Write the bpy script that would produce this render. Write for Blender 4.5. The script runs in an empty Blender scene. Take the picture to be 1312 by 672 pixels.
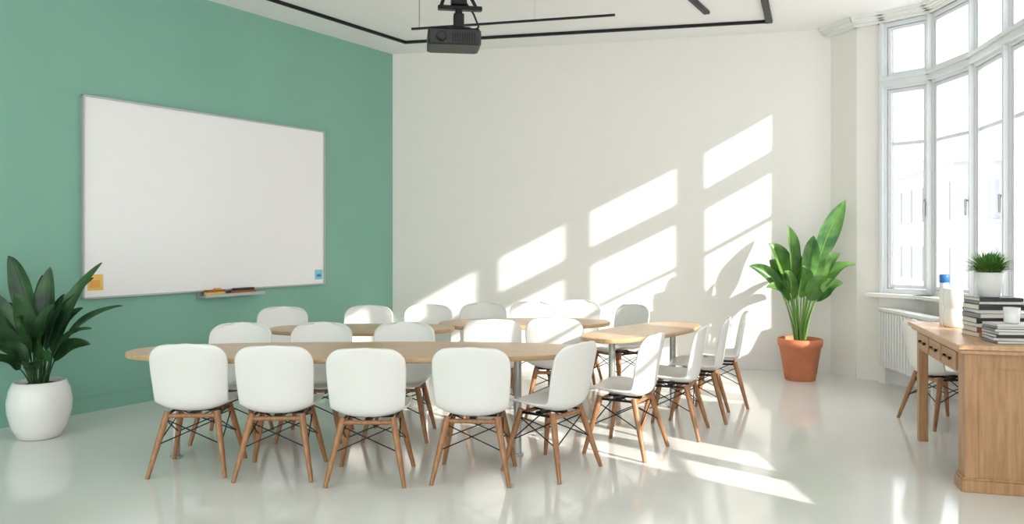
import bpy, math, random
import numpy as np
from mathutils import Vector, Matrix
random.seed(7)
scn=bpy.context.scene
COL=scn.collection
scn.view_settings.view_transform='Standard'
scn.view_settings.look='None'
scn.view_settings.exposure=0.0

# ------------------------------------------------------------ materials
def lin(c):
    return tuple(((x/255)/12.92 if x/255<=0.04045 else (((x/255)+0.055)/1.055)**2.4) for x in c)+(1,)
def new_mat(name):
    m=bpy.data.materials.new(name); m.use_nodes=True
    return m,m.node_tree,m.node_tree.nodes['Principled BSDF']
def mat(name,c,rough=0.5,metal=0.0,var=0.04,scale=6.0,bump=0.0,coat=0.0,spec=0.5):
    m,nt,b=new_mat(name)
    b.inputs['Roughness'].default_value=rough
    b.inputs['Metallic'].default_value=metal
    b.inputs['Coat Weight'].default_value=coat
    b.inputs['Specular IOR Level'].default_value=spec
    base=lin(c)
    tc=nt.nodes.new('ShaderNodeTexCoord'); n=nt.nodes.new('ShaderNodeTexNoise')
    n.inputs['Scale'].default_value=scale; n.inputs['Detail'].default_value=3
    nt.links.new(tc.outputs['Object'],n.inputs['Vector'])
    r=nt.nodes.new('ShaderNodeValToRGB')
    r.color_ramp.elements[0].position=0.3; r.color_ramp.elements[1].position=0.7
    r.color_ramp.elements[0].color=tuple(x*(1-var) for x in base[:3])+(1,)
    r.color_ramp.elements[1].color=tuple(min(1,x*(1+var)) for x in base[:3])+(1,)
    nt.links.new(n.outputs['Fac'],r.inputs['Fac']); nt.links.new(r.outputs['Color'],b.inputs['Base Color'])
    if bump>0:
        n2=nt.nodes.new('ShaderNodeTexNoise'); n2.inputs['Scale'].default_value=180
        nt.links.new(tc.outputs['Object'],n2.inputs['Vector'])
        bp=nt.nodes.new('ShaderNodeBump'); bp.inputs['Strength'].default_value=bump; bp.inputs['Distance'].default_value=0.002
        nt.links.new(n2.outputs['Fac'],bp.inputs['Height']); nt.links.new(bp.outputs['Normal'],b.inputs['Normal'])
    return m
def wood(name,c1,c2,rough=0.4,axis=(1,1,1),scale=3.0):
    m,nt,b=new_mat(name)
    b.inputs['Roughness'].default_value=rough
    tc=nt.nodes.new('ShaderNodeTexCoord'); mp=nt.nodes.new('ShaderNodeMapping')
    mp.inputs['Scale'].default_value=axis
    nt.links.new(tc.outputs['Object'],mp.inputs['Vector'])
    n=nt.nodes.new('ShaderNodeTexNoise'); n.inputs['Scale'].default_value=scale; n.inputs['Detail'].default_value=6; n.inputs['Roughness'].default_value=0.65
    nt.links.new(mp.outputs['Vector'],n.inputs['Vector'])
    r=nt.nodes.new('ShaderNodeValToRGB')
    r.color_ramp.elements[0].position=0.3; r.color_ramp.elements[1].position=0.7
    r.color_ramp.elements[0].color=lin(c1); r.color_ramp.elements[1].color=lin(c2)
    nt.links.new(n.outputs['Fac'],r.inputs['Fac']); nt.links.new(r.outputs['Color'],b.inputs['Base Color'])
    return m

M_white=mat('wall_white_paint',(240,237,231),0.75,var=0.008,bump=0.05)
M_green=mat('wall_green_paint',(130,180,162),0.6,var=0.03,scale=1.5,bump=0.05)
M_ceil=mat('ceiling_paint',(248,247,245),0.8,var=0.005)
M_floor=mat('floor_white_epoxy',(230,230,226),0.10,var=0.015,scale=2.0,spec=0.65)
M_trim=mat('trim_white',(240,239,235),0.45,var=0.01)
M_frame=mat('window_frame_white',(228,231,233),0.35,var=0.01)
M_plastic=mat('chair_white_plastic',(233,232,228),0.32,var=0.008,coat=0.1)
M_legwood=wood('chair_leg_wood',(136,90,56),(182,134,92),0.42,(12,12,1.5),4)
M_tabwood=wood('table_oak',(186,148,108),(214,180,142),0.3,(1.5,14,8),2.5)
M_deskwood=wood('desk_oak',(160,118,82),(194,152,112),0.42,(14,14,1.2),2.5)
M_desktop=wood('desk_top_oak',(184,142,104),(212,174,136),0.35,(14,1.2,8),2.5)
M_black=mat('black_metal',(18,18,19),0.4,0.3,var=0.05)
M_blackp=mat('black_plastic',(38,38,40),0.45,var=0.08)
M_steel=mat('grey_steel',(190,190,190),0.3,0.6,var=0.03)
M_alu=mat('aluminium',(180,182,182),0.35,0.35,var=0.03)
M_board=mat('whiteboard_enamel',(246,246,247),0.25,var=0.004)
M_terra=mat('terracotta',(206,126,88),0.6,var=0.08,scale=9)
M_ceramic=mat('white_ceramic',(236,236,234),0.22,var=0.01)
M_soil=mat('soil',(58,42,30),0.95,var=0.4,scale=60)
M_rad=mat('radiator_enamel',(234,234,232),0.35,var=0.01)
M_radg=mat('radiator_gap_shade',(120,120,118),0.7,var=0.02)
M_yellow=mat('sticky_yellow',(240,200,110),0.7,var=0.05)
M_orange=mat('sticky_orange',(232,170,80),0.7,var=0.05)
M_cyan=mat('sticky_cyan',(130,206,220),0.7,var=0.05)
M_brown=mat('eraser_brown',(160,96,58),0.7,var=0.1)
M_blue=mat('blue_cap',(50,120,190),0.4,var=0.05)
M_page=mat('paper_pages',(232,228,218),0.8,var=0.06,scale=200)
M_cov=[mat('cover_dark',(58,56,60),0.4),mat('cover_grey',(130,132,136),0.4),mat('cover_white',(226,226,226),0.4),mat('cover_tan',(186,140,110),0.4),mat('cover_red',(150,90,76),0.4)]
def leafmat(name,c1,c2,rough=0.35):
    m,nt,b=new_mat(name)
    tc=nt.nodes.new('ShaderNodeTexCoord'); n=nt.nodes.new('ShaderNodeTexNoise'); n.inputs['Scale'].default_value=5
    nt.links.new(tc.outputs['Object'],n.inputs['Vector'])
    r=nt.nodes.new('ShaderNodeValToRGB'); r.color_ramp.elements[0].position=.35; r.color_ramp.elements[1].position=.65
    r.color_ramp.elements[0].color=lin(c1); r.color_ramp.elements[1].color=lin(c2)
    nt.links.new(n.outputs['Fac'],r.inputs['Fac']); nt.links.new(r.outputs['Color'],b.inputs['Base Color'])
    b.inputs['Roughness'].default_value=rough
    tr=nt.nodes.new('ShaderNodeBsdfTranslucent'); mx=nt.nodes.new('ShaderNodeMixShader'); mx.inputs[0].default_value=0.22
    nt.links.new(r.outputs['Color'],tr.inputs['Color'])
    nt.links.new(b.outputs[0],mx.inputs[1]); nt.links.new(tr.outputs[0],mx.inputs[2])
    nt.links.new(mx.outputs[0],nt.nodes['Material Output'].inputs['Surface'])
    return m
M_leafd=leafmat('leaf_dark',(28,58,36),(62,102,56))
M_leafb=leafmat('leaf_bright',(46,96,44),(112,158,76))
M_leafs=leafmat('leaf_small',(84,132,60),(150,184,100),0.5)
M_stem=mat('leaf_stem',(110,150,70),0.5)
M_glass,nt,b=new_mat('window_glass')
tb=nt.nodes.new('ShaderNodeBsdfTransparent'); gb=nt.nodes.new('ShaderNodeBsdfGlossy'); gb.inputs['Roughness'].default_value=0.02
mx=nt.nodes.new('ShaderNodeMixShader'); mx.inputs[0].default_value=0.05
nt.links.new(tb.outputs[0],mx.inputs[1]); nt.links.new(gb.outputs[0],mx.inputs[2]); nt.links.new(mx.outputs[0],nt.nodes['Material Output'].inputs['Surface'])

# ------------------------------------------------------------ mesh builder
class MB:
    def __init__(s): s.v=[];s.f=[];s.m=[];s.sm=[];s.mats=[]
    def mi(s,m):
        if m not in s.mats: s.mats.append(m)
        return s.mats.index(m)
    def add(s,vs,fs,m,smooth=False,M=None):
        o=len(s.v); k=s.mi(m)
        for v in vs:
            v=Vector(v)
            if M is not None: v=M@v
            s.v.append(tuple(v))
        for f in fs:
            s.f.append(tuple(i+o for i in f)); s.m.append(k); s.sm.append(smooth)
    def box(s,a,b,m,M=None):
        x0,y0,z0=a;x1,y1,z1=b
        vs=[(x0,y0,z0),(x1,y0,z0),(x1,y1,z0),(x0,y1,z0),(x0,y0,z1),(x1,y0,z1),(x1,y1,z1),(x0,y1,z1)]
        s.add(vs,[(0,3,2,1),(4,5,6,7),(0,1,5,4),(1,2,6,5),(2,3,7,6),(3,0,4,7)],m,False,M)
    def rbox(s,a,b,m,r=0.01,M=None):
        x0,y0,z0=a;x1,y1,z1=b
        def ring(z,i):
            return [(x0+r+i,y0+i,z),(x1-r-i,y0+i,z),(x1-i,y0+r+i,z),(x1-i,y1-r-i,z),(x1-r-i,y1-i,z),(x0+r+i,y1-i,z),(x0+i,y1-r-i,z),(x0+i,y0+r+i,z)]
        q=r*0.6
        vs=ring(z0,q)+ring(z0+q,0)+ring(z1-q,0)+ring(z1,q)
        fs=[tuple(reversed(range(8))),tuple(range(24,32))]
        for k in range(3):
            for i in range(8):
                j=(i+1)%8; fs.append((k*8+i,k*8+j,k*8+8+j,k*8+8+i))
        s.add(vs,fs,m,False,M)
    def tube(s,p0,p1,r0,r1,m,n=12,M=None):
        s.path([p0,p1],[r0,r1],m,n,M)
    def path(s,pts,rs,m,n=8,M=None):
        pts=[Vector(p) for p in pts]; vs=[];fs=[]
        t0=(pts[1]-pts[0]).normalized()
        a=t0.orthogonal().normalized()
        for i,p in enumerate(pts):
            t=(pts[min(i+1,len(pts)-1)]-pts[max(i-1,0)]).normalized()
            a=(a-t*a.dot(t)).normalized(); b=t.cross(a)
            for k in range(n):
                th=2*math.pi*k/n
                vs.append(p+(a*math.cos(th)+b*math.sin(th))*rs[i])
        for i in range(len(pts)-1):
            for k in range(n):
                j=(k+1)%n
                fs.append((i*n+k,i*n+j,(i+1)*n+j,(i+1)*n+k))
        s.add(vs,fs,m,True,M)
        L=(len(pts)-1)*n
        s.add(vs,[tuple(reversed(range(n))),tuple(range(L,L+n))],m,False,M)
    def lathe(s,prof,c,m,n=40,M=None):
        vs=[];fs=[]
        for r,z in prof:
            for k in range(n):
                th=2*math.pi*k/n; vs.append((c[0]+r*math.cos(th),c[1]+r*math.sin(th),c[2]+z))
        for i in range(len(prof)-1):
            for k in range(n):
                j=(k+1)%n; fs.append((i*n+k,i*n+j,(i+1)*n+j,(i+1)*n+k))
        s.add(vs,fs,m,True,M)
    def poly(s,pts,z0,z1,m,M=None):
        n=len(pts)
        vs=[(p[0],p[1],z0) for p in pts]+[(p[0],p[1],z1) for p in pts]
        fs=[tuple(reversed(range(n))),tuple(range(n,2*n))]+[(i,(i+1)%n,n+(i+1)%n,n+i) for i in range(n)]
        s.add(vs,fs,m,False,M)
    def mesh(s,name):
        me=bpy.data.meshes.new(name); me.from_pydata(s.v,[],s.f)
        for m in s.mats: me.materials.append(m)
        me.polygons.foreach_set('material_index',s.m); me.polygons.foreach_set('use_smooth',s.sm)
        me.update(); return me
    def obj(s,name,parent=None,loc=None,rz=0,recalc=True):
        me=s.mesh(name)
        if recalc:
            import bmesh
            bm=bmesh.new(); bm.from_mesh(me); bmesh.ops.recalc_face_normals(bm,faces=bm.faces); bm.to_mesh(me); bm.free()
        o=bpy.data.objects.new(name,me); COL.objects.link(o)
        if parent: o.parent=parent
        if loc: o.location=loc
        o.rotation_euler[2]=rz
        return o
def empty(name,loc=(0,0,0),rz=0):
    e=bpy.data.objects.new(name,None); COL.objects.link(e); e.location=loc; e.rotation_euler[2]=rz; e.empty_display_size=.1
    return e
def frame(p0,p1):
    d=Vector((p1[0]-p0[0],p1[1]-p0[1],0)); L=d.length; d.normalize()
    n=Vector((-d.y,d.x,0))
    M=Matrix(((d.x,n.x,0,p0[0]),(d.y,n.y,0,p0[1]),(0,0,1,0),(0,0,0,1)))
    return M,L

# ------------------------------------------------------------ room
H=3.9
YR=-4.0
N=(-1.54+.659*(YR-10.07),YR); Lc=(-1.54,10.07); R=(3.62,8.86); B0=(3.74,8.47)
W=[(3.95,8.30),(4.27,7.92),(4.28,7.20),(4.12,6.45),(4.0,5.8),(3.95,5.1),(3.95,4.4)]
C1=(3.5,4.2); C2=(3.5,3.95); C3=(3.5,3.3); C4=(3.5,2.65); E=(3.5,-6.0)
outline=[N,Lc,R,B0]+W+[C1,(3.5,YR)]
mb=MB(); mb.poly(list(reversed(outline)),-0.12,0,M_floor); mb.obj('floor')
mb=MB(); mb.poly(list(reversed(outline)),H,H+0.15,M_ceil); mb.obj('ceiling')
def wall(name,p0,p1,m,z0=0,z1=4.0,e0=0,e1=0,y0=0.0,th=0.15):
    M,L=frame(p0,p1); b=MB(); b.box((-e0,y0,z0),(L+e1,th,z1),m,M); return b.obj(name)
wall('wall_left',N,Lc,M_green,e1=0.1)
wall('wall_back',Lc,R,M_white,e0=0.1,e1=0.1)
b=MB()
for p0,p1,e0,e1,y0,z0,z1 in [(R,B0,.1,0,0,0,4.0),(B0,W[0],0,.1,0,0,4.0),(W[6],C1,.1,0,0,0,4.0),(C1,C2,0,0,0,0,4.0),(C4,E,0,0,0,0,4.0)]:
    M,L=frame(p0,p1); b.box((-e0,y0,z0),(L+e1,.15,z1),M_white,M)
ZS=0.94; ZT=3.80
facets=[(W[i],W[i+1]) for i in range(6)]+[(C2,C3),(C3,C4)]
for i,(p0,p1) in enumerate(facets):
    M,L=frame(p0,p1); ex=.05 if i<6 else 0
    ins=-.10 if i<6 else 0
    b.box((-(ex if i>0 else 0),ins,0),(L+ex,.15,ZS-.03),M_white,M)
    b.box((-ex,-.03,ZT),(L+ex,.15,4.0),M_white,M)
b.obj('wall_right')
def bb(name,segs,m,off=0.0):
    q=MB()
    for p0,p1,o in segs:
        M,L=frame(p0,p1)
        q.box((0,-.018-o,0),(L,-o+.001,.12),m,M); q.box((0,-.012-o,.12),(L,-o+.001,.135),m,M)
    q.obj(name)
bb('baseboard_left',[(N,Lc,0)],M_green)
bb('baseboard_back',[(Lc,R,0)],M_trim)
bb('baseboard_right',[(R,B0,0),(B0,W[0],0)]+[(W[i],W[i+1],.10) for i in range(6)]+[(C1,(3.5,YR),0)],M_trim)
q=MB()
for i in range(6):
    M,L=frame(W[i],W[i+1]); q.box((-.04 if i else -.1,-.20,ZS-.035),(L+.04,.02,ZS),M_trim,M)
M,L=frame(C2,C4); q.box((0,-.08,ZS-.035),(L,.02,ZS),M_trim,M)
q.obj('trim_1')
q=MB()
for p0,p1 in [(R,B0),(B0,W[0])]+[(W[i],W[i+1]) for i in range(6)]:
    M,L=frame(p0,p1)
    for k,(d,z0,z1) in enumerate([(.14,3.87,3.90),(.11,3.845,3.87),(.085,3.83,3.845),(.05,3.80,3.83)]):
        q.box((-.02,-d,z0),(L+.02,0.001,z1),M_trim,M)
q.obj('trim_2')
# windows
ZTR0,ZTR1=3.09,3.23
for i,(p0,p1) in enumerate(facets):
    M,L=frame(p0,p1); q=MB()
    f=.045
    q.box((-.02,-.02,ZS),(f,.09,ZT),M_frame,M); q.box((L-f,-.02,ZS),(L+.02,.09,ZT),M_frame,M)
    q.box((-.015,-.06,ZS),(.015,-.0,ZT),M_frame,M)
    q.box((f,-.02,ZS),(L-f,.09,ZS+.05),M_frame,M); q.box((f,-.02,ZT-.05),(L-f,.09,ZT),M_frame,M)
    q.box((f,-.035,ZTR0),(L-f,.09,ZTR1),M_frame,M)
    q.box((-.01,-.065,ZTR0+.03),(L+.01,-.02,ZTR1-.05),M_frame,M)
    q.box((-.01,-.085,ZTR1-.05),(L+.01,-.02,ZTR1-.02),M_frame,M)
    s=.035
    def ring(x0,x1,z0,z1,w,y0,y1):
        q.box((x0,y0,z0),(x0+w,y1,z1),M_frame,M); q.box((x1-w,y0,z0),(x1,y1,z1),M_frame,M)
        q.box((x0+w,y0,z0),(x1-w,y1,z0+w),M_frame,M); q.box((x0+w,y0,z1-w),(x1-w,y1,z1),M_frame,M)
    ring(f+.006,L-f-.006,ZS+.057,ZTR0-.007,s,-.008,.05)
    ring(f+.006,L-f-.006,ZTR1+.007,ZT-.057,.03,-.008,.05)
    q.box((f+s,.000,2.495),(L-f-s,.045,2.53),M_frame,M)
    if i>=6:
        for zz in (1.38,1.76,2.12): q.box((f+s,.005,zz),(L-f-s,.045,zz+.05),M_frame,M)  # extra bars on the unseen near windows, added to break up the floor sunlight
    hx=L-f-.02
    q.box((hx-.016,-.024,1.75),(hx+.016,-.008,1.92),M_steel,M)
    q.tube((hx,-.02,1.87),(hx,-.065,1.87),.010,.010,M_steel,8,M)
    q.tube((hx,-.06,1.885),(hx,-.06,1.73),.012,.009,M_steel,8,M)
    e=empty('window_%d'%(i+1))
    q.obj('frame',e)
    g=MB(); g.box((f+.02,.024,ZS+.07),(L-f-.02,.027,ZTR0-.02),M_glass,M); g.box((f+.02,.024,ZTR1+.02),(L-f-.02,.027,ZT-.07),M_glass,M)
    g.obj('glass',e)

# ------------------------------------------------------------ whiteboard
ML,_=frame(Lc,(Lc[0]+.659,Lc[1]+1))
wb=empty('whiteboard'); q=MB()
x0,x1,z0,z1=-3.98,-1.20,.99,2.76
q.box((x0+.012,-.03,z0+.012),(x1-.012,-.001,z1-.012),M_board,ML); q.obj('surface',wb)
q=MB()
for a,c in [((x0,-.045,z0),(x0+.014,-.001,z1)),((x1-.014,-.045,z0),(x1,-.001,z1)),((x0,-.045,z0),(x1,-.001,z0+.014)),((x0,-.045,z1-.014),(x1,-.001,z1))]:
    q.box(a,c,M_alu,ML)
q.obj('frame',wb)
q=MB(); q.box((-2.85,-.14,.935),(-2.14,-.001,.95),M_alu,ML); q.box((-2.85,-.145,.935),(-2.14,-.135,.965),M_alu,ML); q.box((-2.85,-.012,.93),(-2.14,-.001,.985),M_alu,ML)
q.obj('pen_tray',wb)
q=MB()
q.rbox((-2.80,-.12,.95),(-2.60,-.04,.985),M_yellow,.008,ML); q.rbox((-2.80,-.12,.985),(-2.60,-.04,1.005),M_brown,.006,ML)
q.rbox((-2.50,-.12,.95),(-2.22,-.04,.985),M_brown,.008,ML); q.rbox((-2.48,-.11,.985),(-2.24,-.05,1.01),M_blackp,.006,ML)
q.rbox((-2.70,-.11,1.005),(-2.64,-.05,1.02),M_orange,.004,ML)
q.obj('board_erasers',wb)
q=MB(); q.box((-3.934,-.034,1.06),(-3.80,-.0305,1.20),M_yellow,ML); q.box((-3.915,-.036,1.085),(-3.83,-.0338,1.15),M_orange,ML); q.obj('sticky_note')
q=MB(); q.box((-1.345,-.034,1.05),(-1.235,-.0305,1.16),M_cyan,ML); q.box((-1.32,-.036,1.08),(-1.26,-.0338,1.11),M_blue,ML); q.obj('sticky_note')

# ------------------------------------------------------------ chair mesh
def catmull(P,n):
    P=np.array(P,float); out=[]
    Q=np.vstack([2*P[0]-P[1],P,2*P[-1]-P[-2]])
    for i in range(len(P)-1):
        a,b_,c,d=Q[i:i+4]
        for k in range(n):
            t=k/n
            out.append(.5*((2*b_)+(-a+c)*t+(2*a-5*b_+4*c-d)*t*t+(-a+3*b_-3*c+d)*t**3))
    out.append(P[-1]); return np.array(out)
def chair_mesh():
    P=[(.245,.412,.215,.005),(.225,.434,.225,.012),(.15,.438,.24,.03),(.04,.418,.245,.045),(-.07,.404,.243,.055),(-.15,.410,.236,.06),(-.195,.455,.232,.058),(-.212,.56,.238,.052),(-.230,.68,.245,.046),(-.252,.79,.240,.040),(-.264,.85,.234,.034)]
    C=catmull(P,5)
    s=np.concatenate([[0],np.cumsum(np.hypot(np.diff(C[:,0]),np.diff(C[:,1])))]); T=s[-1]
    t=np.linspace(0,1,41); t=.5-.5*np.cos(np.pi*t)*(0.55)+(t-.5)*0.45
    t=(t-t[0])/(t[-1]-t[0]); S=t*T
    cols=[np.interp(S,s,C[:,i]) for i in range(4)]
    ty=np.gradient(cols[0],S); tz=np.gradient(cols[1],S); l=np.hypot(ty,tz); ty/=l; tz/=l
    nu=17; U=np.sin(np.linspace(-1,1,nu)*math.pi/2*.92)/math.sin(math.pi/2*.92)
    G=[]
    for i in range(len(S)):
        r1=.07; r2=.115; w=cols[2][i]
        if S[i]<r1: w=w-r1+math.sqrt(max(0,r1*r1-(r1-S[i])**2))
        e=T-S[i]
        if e<r2: w=w-r2+math.sqrt(max(0,r2*r2-(r2-e)**2))
        row=[]
        for u in U:
            k=cols[3][i]*abs(u)**2.4
            row.append(Vector((u*w, cols[0][i]+tz[i]*k, cols[1][i]-ty[i]*k-(.010*u*u*max(0,1-e/.1)))))
        G.append(row)
    nv=len(G)
    nrm=[[None]*nu for _ in range(nv)]
    for i in range(nv):
        for j in range(nu):
            a=G[min(i+1,nv-1)][j]-G[max(i-1,0)][j]; c=G[i][min(j+1,nu-1)]-G[i][max(j-1,0)]
            nrm[i][j]=c.cross(a).normalized()
    th=.013
    vs=[];fs=[]
    for i in range(nv):
        for j in range(nu): vs.append(G[i][j])
    o=nv*nu
    for i in range(nv):
        for j in range(nu): vs.append(G[i][j]+nrm[i][j]*(-th))
    idx=lambda i,j,k:k*o+i*nu+j
    for i in range(nv-1):
        for j in range(nu-1):
            fs.append((idx(i,j,0),idx(i,j+1,0),idx(i+1,j+1,0),idx(i+1,j,0)))
            fs.append((idx(i,j,1),idx(i+1,j,1),idx(i+1,j+1,1),idx(i,j+1,1)))
    per=[(0,j) for j in range(nu)]+[(i,nu-1) for i in range(1,nv)]+[(nv-1,j) for j in range(nu-2,-1,-1)]+[(i,0) for i in range(nv-2,0,-1)]
    for a in range(len(per)):
        p=per[a];r=per[(a+1)%len(per)]
        fs.append((idx(*p,0),idx(*p,1),idx(*r,1),idx(*r,0)))
    q=MB(); q.add(vs,fs,M_plastic,True)
    tops={};feet={}
    for sx in (-1,1):
        for sy in (-1,1):
            a=Vector((sx*.155,sy*.125-.0,.402)); f=Vector((sx*.24,sy*.225-.01,0))
            tops[sx,sy]=a;feet[sx,sy]=f
            q.path([f,f.lerp(a,.5),a],[.0130,.019,.022],M_legwood,12)
    at=lambda k,t:feet[k].lerp(tops[k],t)
    for sy in (-1,1):
        q.tube(at((-1,sy),.93),at((1,sy),.93),.014,.014,M_legwood,10)
    for sx in (-1,1):
        q.tube(at((sx,-1),.95),at((sx,1),.95),.009,.009,M_black,8)
    q.box((-.14,-.02,.380),(.14,.02,.395),M_black); q.box((-.02,-.12,.378),(.02,.12,.394),M_black)
    ks=[(-1,-1),(1,-1),(1,1),(-1,1)]
    for i in range(4):
        a,c=ks[i],ks[(i+1)%4]
        q.tube(at(a,.88),at(c,.50),.0042,.0042,M_black,6); q.tube(at(c,.88),at(a,.50),.0042,.0042,M_black,6)
    me=q.mesh('conference_chair')
    import bmesh
    bm=bmesh.new(); bm.from_mesh(me); bmesh.ops.recalc_face_normals(bm,faces=bm.faces); bm.to_mesh(me); bm.free()
    return me
CH=chair_mesh()
def chair(x,y,deg):
    o=bpy.data.objects.new('conference_chair',CH); COL.objects.link(o); o.location=(x,y,0); o.rotation_euler[2]=math.radians(deg)
chairs=[(-2.06,5.14,3),(-1.49,5.06,2),(-.89,4.95,0),(-.235,4.98,-5),(.255,5.13,52),
 (.81,5.58,60),(1.26,6.10,68),(1.59,6.64,72),(1.92,7.20,76),
 (-2.12,5.92,182),(-1.50,5.95,180),(-.86,5.98,178),(-.17,6.66,2),(.37,6.76,-4),
 (-2.22,7.40,184),(-1.42,7.54,180),(-.85,7.66,178),(-.31,7.86,176),(.19,8.05,172),(.67,8.24,165),(1.06,7.80,125),
 (3.52,6.38,-84)]
for c in chairs: chair(*c)

# ------------------------------------------------------------ tables
def table(cx,cy,hl,hw,deg,legs):
    e=empty('oval_table',(cx,cy,0),math.radians(deg)); n=72
    def ell(a,b_,p=2.5):
        out=[]
        for k in range(n):
            t=2*math.pi*k/n; c,s_=math.cos(t),math.sin(t)
            out.append((a*math.copysign(abs(c)**(2/p),c),b_*math.copysign(abs(s_)**(2/p),s_)))
        return out
    q=MB(); vs=[];fs=[]
    lay=[(-.02,.704),(-.004,.708),(0,.718),(0,.734),(-.005,.74)]
    for d,z in lay: vs+=[(x,y,z) for x,y in ell(hl+d,hw+d)]
    for k in range(len(lay)-1):
        for i in range(n): fs.append((k*n+i,k*n+(i+1)%n,(k+1)*n+(i+1)%n,(k+1)*n+i))
    q.add(vs,fs+[tuple(reversed(range(n))),tuple(range((len(lay)-1)*n,len(lay)*n))],M_tabwood); q.obj('top',e)
    q=MB()
    xs=[l[0] for l in legs]
    q.box((min(xs)-.03,-.02,.68),(max(xs)+.03,.02,.704),M_steel)
    for k,(x,y) in enumerate(legs):
        q.tube((x,y,.0),(x,y,.70),.027,.027,M_steel,20)
        q.lathe([(0,.704),(.07,.704),(.07,.692),(.027,.692)],(x,y,0),M_steel,24)
        q.lathe([(0,.0),(.04,.0),(.04,.012),(.027,.016)],(x,y,0),M_steel,24)
    q.obj('legs',e)
table(-1.04,5.42,1.60,.42,1.5,[(-1.28,0),(1.08,.0)])
table(-1.30,6.78,.80,.34,3,[(-.55,0),(.55,0)])
table(.12,7.26,.80,.38,8,[(-.5,0),(.5,0)])
table(1.12,6.62,.78,.30,50,[(-.5,0),(.5,0)])

# ------------------------------------------------------------ plants
def bez(a,b_,c,t): return a*(1-t)**2+b_*2*t*(1-t)+c*t*t
def leaf(q,base,ctrl,tip,t0,width,m,roll=0.0,pet=.010,fold=.25,ns=14,wav=0.0):
    base,ctrl,tip=Vector(base),Vector(ctrl),Vector(tip)
    pts=[bez(base,ctrl,tip,t0*k/8) for k in range(9)]
    q.path(pts,[pet*(1-.55*k/8) for k in range(9)],M_stem if pet>.009 else m,6)
    vs=[];fs=[]
    hv=Vector((-.0,-.75,.66)).normalized()
    for i in range(ns+1):
        f=i/ns; t=t0+(1-t0)*f
        p=bez(base,ctrl,tip,t); T=(bez(base,ctrl,tip,min(1,t+.01))-bez(base,ctrl,tip,t-.01)).normalized()
        side=T.cross(hv)
        if side.length<.1: side=T.cross(Vector((1,0,0)))
        side.normalize(); side=(Matrix.Rotation(roll,3,T)@side)
        up=side.cross(T).normalized()
        if up.dot(hv)<0: up=-up
        w=width*.5*(math.sin(math.pi*min(1,f**.8*.985+.01))**.75) if 0<f<1 else width*.02
        for u in (-1,-.55,0,.55,1):
            wv=wav*math.sin(f*9+u*2)*abs(u)*width
            vs.append(p+side*u*w+up*(abs(u)**1.3*w*fold*2+wv))
    for i in range(ns):
        for j in range(4):
            a=i*5+j; fs.append((a,a+1,a+6,a+5))
    q.add(vs,fs,m,True)
    q.path([bez(base,ctrl,tip,t0+(1-t0)*k/8)-Vector((0,0,0.001)) for k in range(9)],[pet*.42*(1-.8*k/8)+.001 for k in range(9)],M_stem if m is M_leafb else m,5)
def potted(name,loc,prof,soil_r,soil_z,potmat,leaves,m,pet):
    e=empty(name,loc)
    q=MB(); q.lathe(prof,(0,0,0),potmat,48); q.obj('pot',e)
    q=MB(); q.lathe([(soil_r,soil_z-.01),(soil_r*.6,soil_z+.008),(0.0005,soil_z+.012)],(0,0,0),M_soil,32); q.obj('soil',e)
    q=MB()
    for (bx,by,tx,ty,tz,w,t0,lift) in leaves:
        base=(bx,by,soil_z); tip=(tx,ty,tz)
        c=(bx+(tx-bx)*.22,by+(ty-by)*.22,soil_z+(tz-soil_z)*lift)
        leaf(q,base,c,tip,t0,w,m,random.uniform(-.5,.5),pet,random.uniform(.12,.3),wav=.03)
    q.obj('foliage',e,recalc=False)
pr=[(0,0),(.13,0),(.15,.01),(.19,.09),(.217,.20),(.222,.28),(.205,.37),(.18,.425),(.172,.432),(.163,.425),(.163,.395)]
LV=[(-.03,0,-.27,.05,1.38,.17,.30,.75),(.0,.02,.02,.1,1.29,.15,.28,.7),(.04,0,.50,-.05,1.33,.13,.3,.62),(.05,.0,.63,.0,1.00,.12,.35,.85),
 (.03,-.03,.38,-.20,1.10,.13,.3,.8),(.05,-.04,.46,-.12,.84,.12,.3,.95),(.02,-.05,.26,-.30,.62,.12,.3,1.3),(-.02,-.05,.02,-.28,.95,.15,.28,.85),
 (-.05,0,-.55,0,1.15,.15,.3,.75),(-.05,-.02,-.60,-.1,.85,.14,.3,.95),(-.03,-.05,-.32,-.28,.90,.15,.28,.85),(-.04,-.05,-.28,-.34,.62,.13,.3,1.2),
 (-.02,.05,-.16,.30,1.22,.15,.3,.75),(.03,.05,.26,.28,1.20,.14,.3,.75),(.0,.05,.12,.12,1.08,.13,.25,.72),(-.02,.0,-.12,-.12,1.10,.15,.25,.75),
 (.02,-.04,.14,-.20,.80,.13,.25,1.0),(-.03,-.04,-.12,-.32,.72,.13,.25,1.05),(.05,0,.36,.05,.70,.12,.3,1.15),(-.05,0,-.42,.12,.70,.13,.3,1.1),
 (.03,.02,.30,.05,.98,.13,.28,.8),(-.04,.0,-.36,.1,1.02,.15,.28,.8),(.02,-.06,.10,-.34,.60,.12,.25,1.2),(.0,-.05,.2,-.15,1.02,.13,.25,.8)]
potted('potted_houseplant',(-3.60,5.95,0),pr,.16,.40,M_ceramic,LV,M_leafd,.008)
pr2=[(0,0),(.150,0),(.158,.008),(.215,.36),(.228,.365),(.232,.44),(.215,.445),(.205,.44),(.20,.39)]
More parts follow.
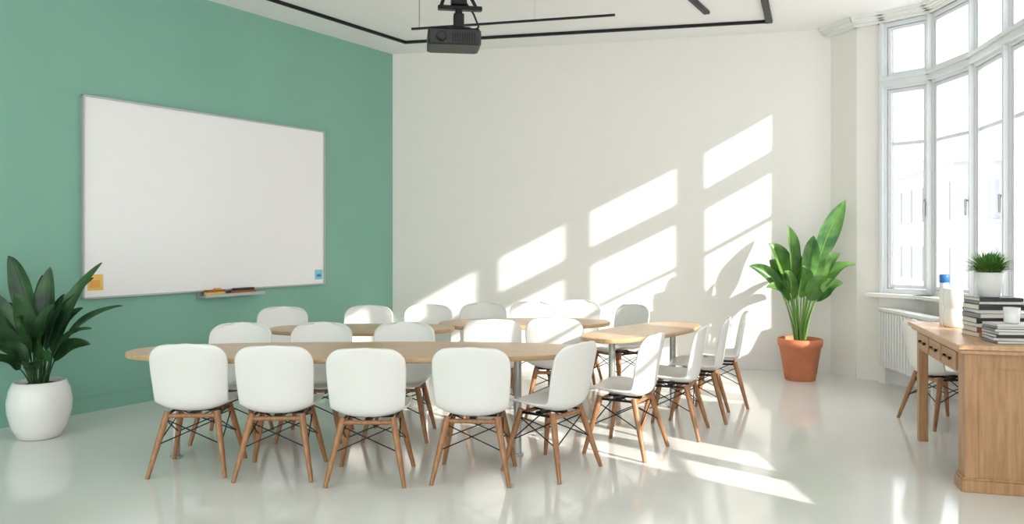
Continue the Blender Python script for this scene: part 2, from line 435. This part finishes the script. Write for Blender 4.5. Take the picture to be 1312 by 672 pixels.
LV2=[(.02,0,.47,-.05,1.93,.21,.50,.62),(-.02,0,-.17,-.1,1.66,.22,.42,.75),(-.03,0,-.36,-.05,1.46,.20,.45,.85),(-.05,0,-.56,-.02,1.22,.15,.45,.95),
 (.04,0,.57,-.05,1.24,.22,.45,.95),(.05,.0,.40,-.15,1.04,.17,.42,1.05),(.01,-.02,.10,-.12,1.55,.22,.42,.72),(.02,0,.26,.02,1.44,.20,.42,.75),
 (-.04,-.02,-.42,-.18,1.00,.15,.42,1.1),(-.01,-.03,-.06,-.25,1.22,.22,.42,.85),(.03,.03,.25,.12,1.25,.2,.42,.8),(-.02,.03,-.3,.1,1.28,.2,.42,.85),
 (.02,-.03,.2,-.25,1.08,.19,.42,1.0),(-.04,-.03,-.24,-.22,1.16,.20,.42,.9),(.04,.02,.46,.08,1.36,.16,.45,.8),(0,.02,-.02,.1,1.40,.2,.42,.7)]
potted('potted_bird_of_paradise_plant',(3.10,8.40,0),pr2,.198,.40,M_terra,LV2,M_leafb,.013)

# ------------------------------------------------------------ desk
rzD=-math.atan2(.276,.961)
U=Vector((.276,.961,0)); V=Vector((.961,-.276,0)); O=Vector((2.70,4.66,0))
dk=empty('wooden_desk',O,rzD)
DH=.88; DL=1.27; DW=.66
q=MB()
q.rbox((-.05,-.06,DH-.03),(DW+.05,DL+.07,DH),M_desktop,.008)
q.rbox((-.03,-.04,DH-.055),(DW+.03,DL+.05,DH-.03),M_desktop,.008)
q.obj('top',dk)
q=MB()
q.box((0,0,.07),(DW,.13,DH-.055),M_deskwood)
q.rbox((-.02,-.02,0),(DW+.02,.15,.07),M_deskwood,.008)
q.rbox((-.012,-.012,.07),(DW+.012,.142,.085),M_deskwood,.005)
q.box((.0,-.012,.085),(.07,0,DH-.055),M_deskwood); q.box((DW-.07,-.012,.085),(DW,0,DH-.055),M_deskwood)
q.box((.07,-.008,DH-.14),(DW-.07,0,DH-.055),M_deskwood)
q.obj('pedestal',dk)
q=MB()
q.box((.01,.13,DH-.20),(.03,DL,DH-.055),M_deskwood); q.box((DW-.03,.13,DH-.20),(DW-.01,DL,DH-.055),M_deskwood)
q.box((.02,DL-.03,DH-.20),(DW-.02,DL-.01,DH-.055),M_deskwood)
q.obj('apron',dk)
q=MB()
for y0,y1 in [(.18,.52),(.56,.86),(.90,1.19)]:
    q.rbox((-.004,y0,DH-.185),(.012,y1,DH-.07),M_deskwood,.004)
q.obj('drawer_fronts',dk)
q=MB()
for yc in (.35,.71,1.045):
    for d in (-.07,.07):
        q.tube((-.004,yc+d,DH-.125),(-.022,yc+d,DH-.125),.007,.012,M_black,12)
    q.tube((-.016,yc-.07,DH-.13),(-.016,yc+.07,DH-.13),.005,.005,M_brown,8)
q.obj('drawer_handles',dk)
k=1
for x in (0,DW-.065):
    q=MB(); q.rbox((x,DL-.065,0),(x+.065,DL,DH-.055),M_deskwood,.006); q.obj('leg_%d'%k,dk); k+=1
def onD(u,v,z=DH): return tuple(O+U*u+V*v+Vector((0,0,z)))
def stack(name,u,v,items,rz=0):
    q=MB(); z=0
    for (w,d,h,m,a) in items:
        M=Matrix.Translation((0,0,z))@Matrix.Rotation(math.radians(a),4,'Z')
        q.box((-w/2+.004,-d/2+.004,.002),(w/2-.002,d/2-.004,h-.002),M_page,M)
        q.box((-w/2,-d/2,0),(w/2,d/2,.003),m,M); q.box((-w/2,-d/2,h-.003),(w/2,d/2,h),m,M)
        q.box((-w/2,-d/2,0),(w/2,-d/2+.004,h),m,M) if m in (M_cov[0],M_cov[3],M_cov[4]) else q.box((-w/2,-d/2,0),(-w/2+.004,d/2,h),m,M)
        z+=h+.0004
    q.obj(name,None,onD(u,v,DH+.0005),rzD+rz); return z
cd,cg,cw,ct,cr=M_cov
hb=stack('book_stack',.50,.29,[(.29,.21,.030,ct,3),(.28,.21,.034,cr,-3),(.28,.2,.022,cw,2),(.29,.21,.034,cd,-2),(.28,.2,.03,cg,4),(.26,.2,.022,cw,-4),(.28,.21,.034,cd,1),(.26,.2,.02,cg,-2),(.27,.2,.022,cd,2)],.2)
hf=stack('magazine_stack',.17,.30,[(.26,.21,.018,cg,3),(.26,.2,.016,cw,-4),(.26,.21,.02,cd,2),(.25,.2,.014,cw,5),(.26,.2,.018,cg,-2),(.25,.2,.014,cg,1),(.25,.19,.012,cw,4)],.1)
e=empty('small_potted_plant',onD(.50,.27,DH+hb+.001))
q=MB(); q.lathe([(0,0),(.055,0),(.06,.004),(.084,.155),(.084,.16),(.078,.16),(.075,.14)],(0,0,0),M_ceramic,36); q.obj('pot',e)
q=MB(); q.lathe([(.0755,.138),(.0005,.145)],(0,0,0),M_soil,24); q.obj('soil',e)
q=MB()
for i in range(560):
    az=random.uniform(0,2*math.pi); el=random.uniform(.05,1.45); Lr=random.uniform(.13,.205)
    r0=random.uniform(0,.05); b0=Vector((r0*math.cos(az),r0*math.sin(az),.14))
    d=Vector((math.cos(az)*math.cos(el),math.sin(az)*math.cos(el),math.sin(el)*.8))
    tip=b0+d*Lr+Vector((0,0,.01)); mid=(b0+tip)/2+Vector((0,0,.025)); s_=d.cross(Vector((0,0,1))).normalized()*.0045
    m1=b0.lerp(mid,.5)+Vector((0,0,.01)); 
    q.add([b0-s_*.4,b0+s_*.4,m1+s_,m1-s_,mid+s_*1.2,mid-s_*1.2,tip],[(0,1,2,3),(3,2,4,5),(5,4,6)],M_leafs,True)
q.obj('foliage',e,recalc=False)
q=MB(); q.lathe([(0,0),(.036,0),(.042,.006),(.046,.095),(.043,.095),(.039,.01),(0,.008)],(0,0,0),M_ceramic,32)
q.path([(.044,0,.075),(.07,0,.07),(.075,0,.045),(.065,0,.025),(.043,0,.022)],[.005]*5,M_ceramic,8)
q.obj('ceramic_mug',None,onD(.17,.30,DH+hf+.001),.8)
q=MB(); q.lathe([(0,0),(.056,0),(.062,.008),(.064,.06),(.060,.12),(.056,.13),(.056,.14),(.062,.15),(.064,.21),(.062,.268),(.060,.275),(.056,.275),(.055,.25),(0,.25)],(0,0,0),M_ceramic,36)
q.obj('ceramic_jar',None,onD(1.00,.18,DH+.001))
q=MB(); q.lathe([(0,0),(.030,0),(.033,.006),(.033,.28),(.03,.31),(.0,.31)],(0,0,0),M_ceramic,28)
q.lathe([(.031,.308),(.034,.31),(.034,.36),(.03,.368),(0,.368)],(0,0,0),M_blue,24)
q.obj('spray_bottle',None,onD(1.16,.16,DH+.001))

# ------------------------------------------------------------ radiator
def radiator(p0,p1,name,xa,xb):
    M,L=frame(p0,p1); q=MB(); y0,y1=-.25,-.13; z0,z1=.17,.80
    n=int((xb-xa)/.06)
    for i in range(n):
        x=xa+(xb-xa)*i/n
        q.rbox((x+.010,y0,z0+.03),(x+.042,y1-.02,z1-.04),M_rad,.008,M)
    q.box((xa+.01,y1-.02,z0+.05),(xb-.01,y1-.015,z1-.05),M_radg,M)  # grey sheet behind the fins, shade of the gaps put into its colour
    q.rbox((xa,y0+.02,z1-.05),(xb,y1-.02,z1-.02),M_rad,.006,M); q.rbox((xa,y0+.02,z0+.03),(xb,y1-.02,z0+.06),M_rad,.006,M)
    q.rbox((xa-.01,y0-.005,z1-.03),(xb+.01,y1+.005,z1),M_rad,.005,M)
    q.box((xa+.05,y0+.04,0),(xa+.08,y1-.04,z0+.04),M_rad,M); q.box((xb-.08,y0+.04,0),(xb-.05,y1-.04,z0+.04),M_rad,M)
    q.obj(name)
radiator((4.06,8.12),(4.02,7.0),'radiator',0.0,1.1)

# ------------------------------------------------------------ projector
pj=empty('ceiling_projector',(-.45,6.0,0),math.radians(8))
q=MB()
q.rbox((-.20,-.15,2.97),(.20,.15,3.09),M_blackp,.018)
q.rbox((-.19,-.14,3.09),(.19,.14,3.10),M_black,.01)
for i in range(9): q.box((.202,-.12+i*.026,2.99),(.196,-.108+i*.026,3.06),M_black)
for i in range(10): q.box((-.02+i*.018,-.153,2.99),(-.01+i*.018,-.149,3.06),M_black)
q.obj('body',pj)
q=MB(); q.tube((-.10,-.15,3.03),(-.10,-.175,3.03),.040,.036,M_black,28); q.tube((-.10,-.174,3.03),(-.10,-.178,3.03),.024,.024,M_blackp,24); q.obj('lens',pj)
q=MB()
q.tube((0.04,0,3.22),(0.04,0,3.88),.028,.028,M_black,20)
q.rbox((-.05,-.06,3.10),(.13,.06,3.13),M_black,.008)
q.rbox((0,-.045,3.13),(.08,.045,3.24),M_black,.01)
q.rbox((-.12,-.03,3.27),(.22,.03,3.30),M_black,.006)
q.tube((-.10,0,3.285),(-.06,0,3.40),.014,.014,M_black,10); q.tube((.18,0,3.285),(.12,0,3.40),.014,.014,M_black,10)
q.rbox((-.02,-.06,3.30),(.10,.06,3.42),M_black,.01)
q.path([(.12,.03,3.10),(.20,.05,3.16),(.16,.05,3.26),(.08,.02,3.36)],[.008]*4,M_black,8)
q.lathe([(0,3.86),(.09,3.86),(.09,3.9),(0,3.9)],(.04,0,0),M_black,28)
q.obj('mount',pj)

# ------------------------------------------------------------ light tracks
tr=empty('ceiling_light_track')
def rail(n,p,r,z0=H-.03,z1=H-.001,w=.018):
    M,L=frame(p,r); q=MB(); q.box((-w,-w,z0),(L+w,w,z1),M_black,M); q.box((0,-w*.4,z0-.004),(L,w*.4,z0),M_blackp,M); q.obj(n,tr)
T0=(-1.285,9.40); T1=(2.80,8.50)
dl=Vector((.659,1)).normalized()
rail('rail_1',(T0[0]-dl.x*5,T0[1]-dl.y*5),T0); rail('rail_2',T0,T1)
rail('rail_3',T1,(2.45,7.6),w=.035); rail('rail_4',(2.03,8.16),(1.6,7.4),w=.03)
q=MB()
M,L=frame((-.99,7.7),(.953,7.22)); q.box((0,-.010,3.575),(L,.010,3.595),M_black,M)
for x in (.08,): q.tube((x,0,3.59),(x,0,3.9),.003,.003,M_black,6,M)
q.tube((L*.62,0,3.59),(L*.62,0,3.9),.0015,.0015,M_steel,6,M)
q.obj('suspended_rail',tr)

# ------------------------------------------------------------ outside buildings
M_bld=mat('building_render',(186,188,190),0.9,var=0.01); M_bwin=mat('building_glazing',(158,163,169),0.4,var=0.05)
def building(x,y,w,d,h,rz):
    q=MB(); q.box((0,0,-8),(w,d,h),M_bld); q.box((-.3,-.3,h),(w+.3,d+.3,h+.4),M_bld)
    for fz in range(int((h+7)/2.6)):
        z=h-2.2-fz*2.6
        for i in range(int(w/2)):
            q.box((i*2+.5,-.05,z),(i*2+1.5,.02,z+1.5),M_bwin); q.box((i*2+.4,-.15,z-.12),(i*2+1.6,0,z),M_bld)
        for i in range(int(d/2)):
            q.box((-.05,i*2+.5,z),(.02,i*2+1.5,z+1.5),M_bwin)
    q.obj('apartment_building',None,(x,y,0),rz)
building(17,30,9,10,4.5,-.25)
building(20,24,8,8,7,-.35)

# ------------------------------------------------------------ light
w=bpy.data.worlds.new('World'); scn.world=w; w.use_nodes=True
bg=w.node_tree.nodes['Background']; bg.inputs['Color'].default_value=(.975,.985,1,1); bg.inputs['Strength'].default_value=2.8
sd=bpy.data.lights.new('sun','SUN'); sd.energy=8.5; sd.angle=math.radians(.7); sd.color=(1,.94,.85)
so=bpy.data.objects.new('sun',sd); COL.objects.link(so)
so.rotation_euler=Vector((-1,.92,-.58)).to_track_quat('-Z','Y').to_euler(); so.location=(10,-4,8)

cam=bpy.data.cameras.new('camera'); co=bpy.data.objects.new('camera',cam); COL.objects.link(co)
co.location=(0,0,1.5); co.rotation_euler=(math.radians(90),0,0)
cam.sensor_width=36; cam.lens=1000/1312*36; cam.shift_y=-28/1312; cam.clip_end=200
scn.camera=co
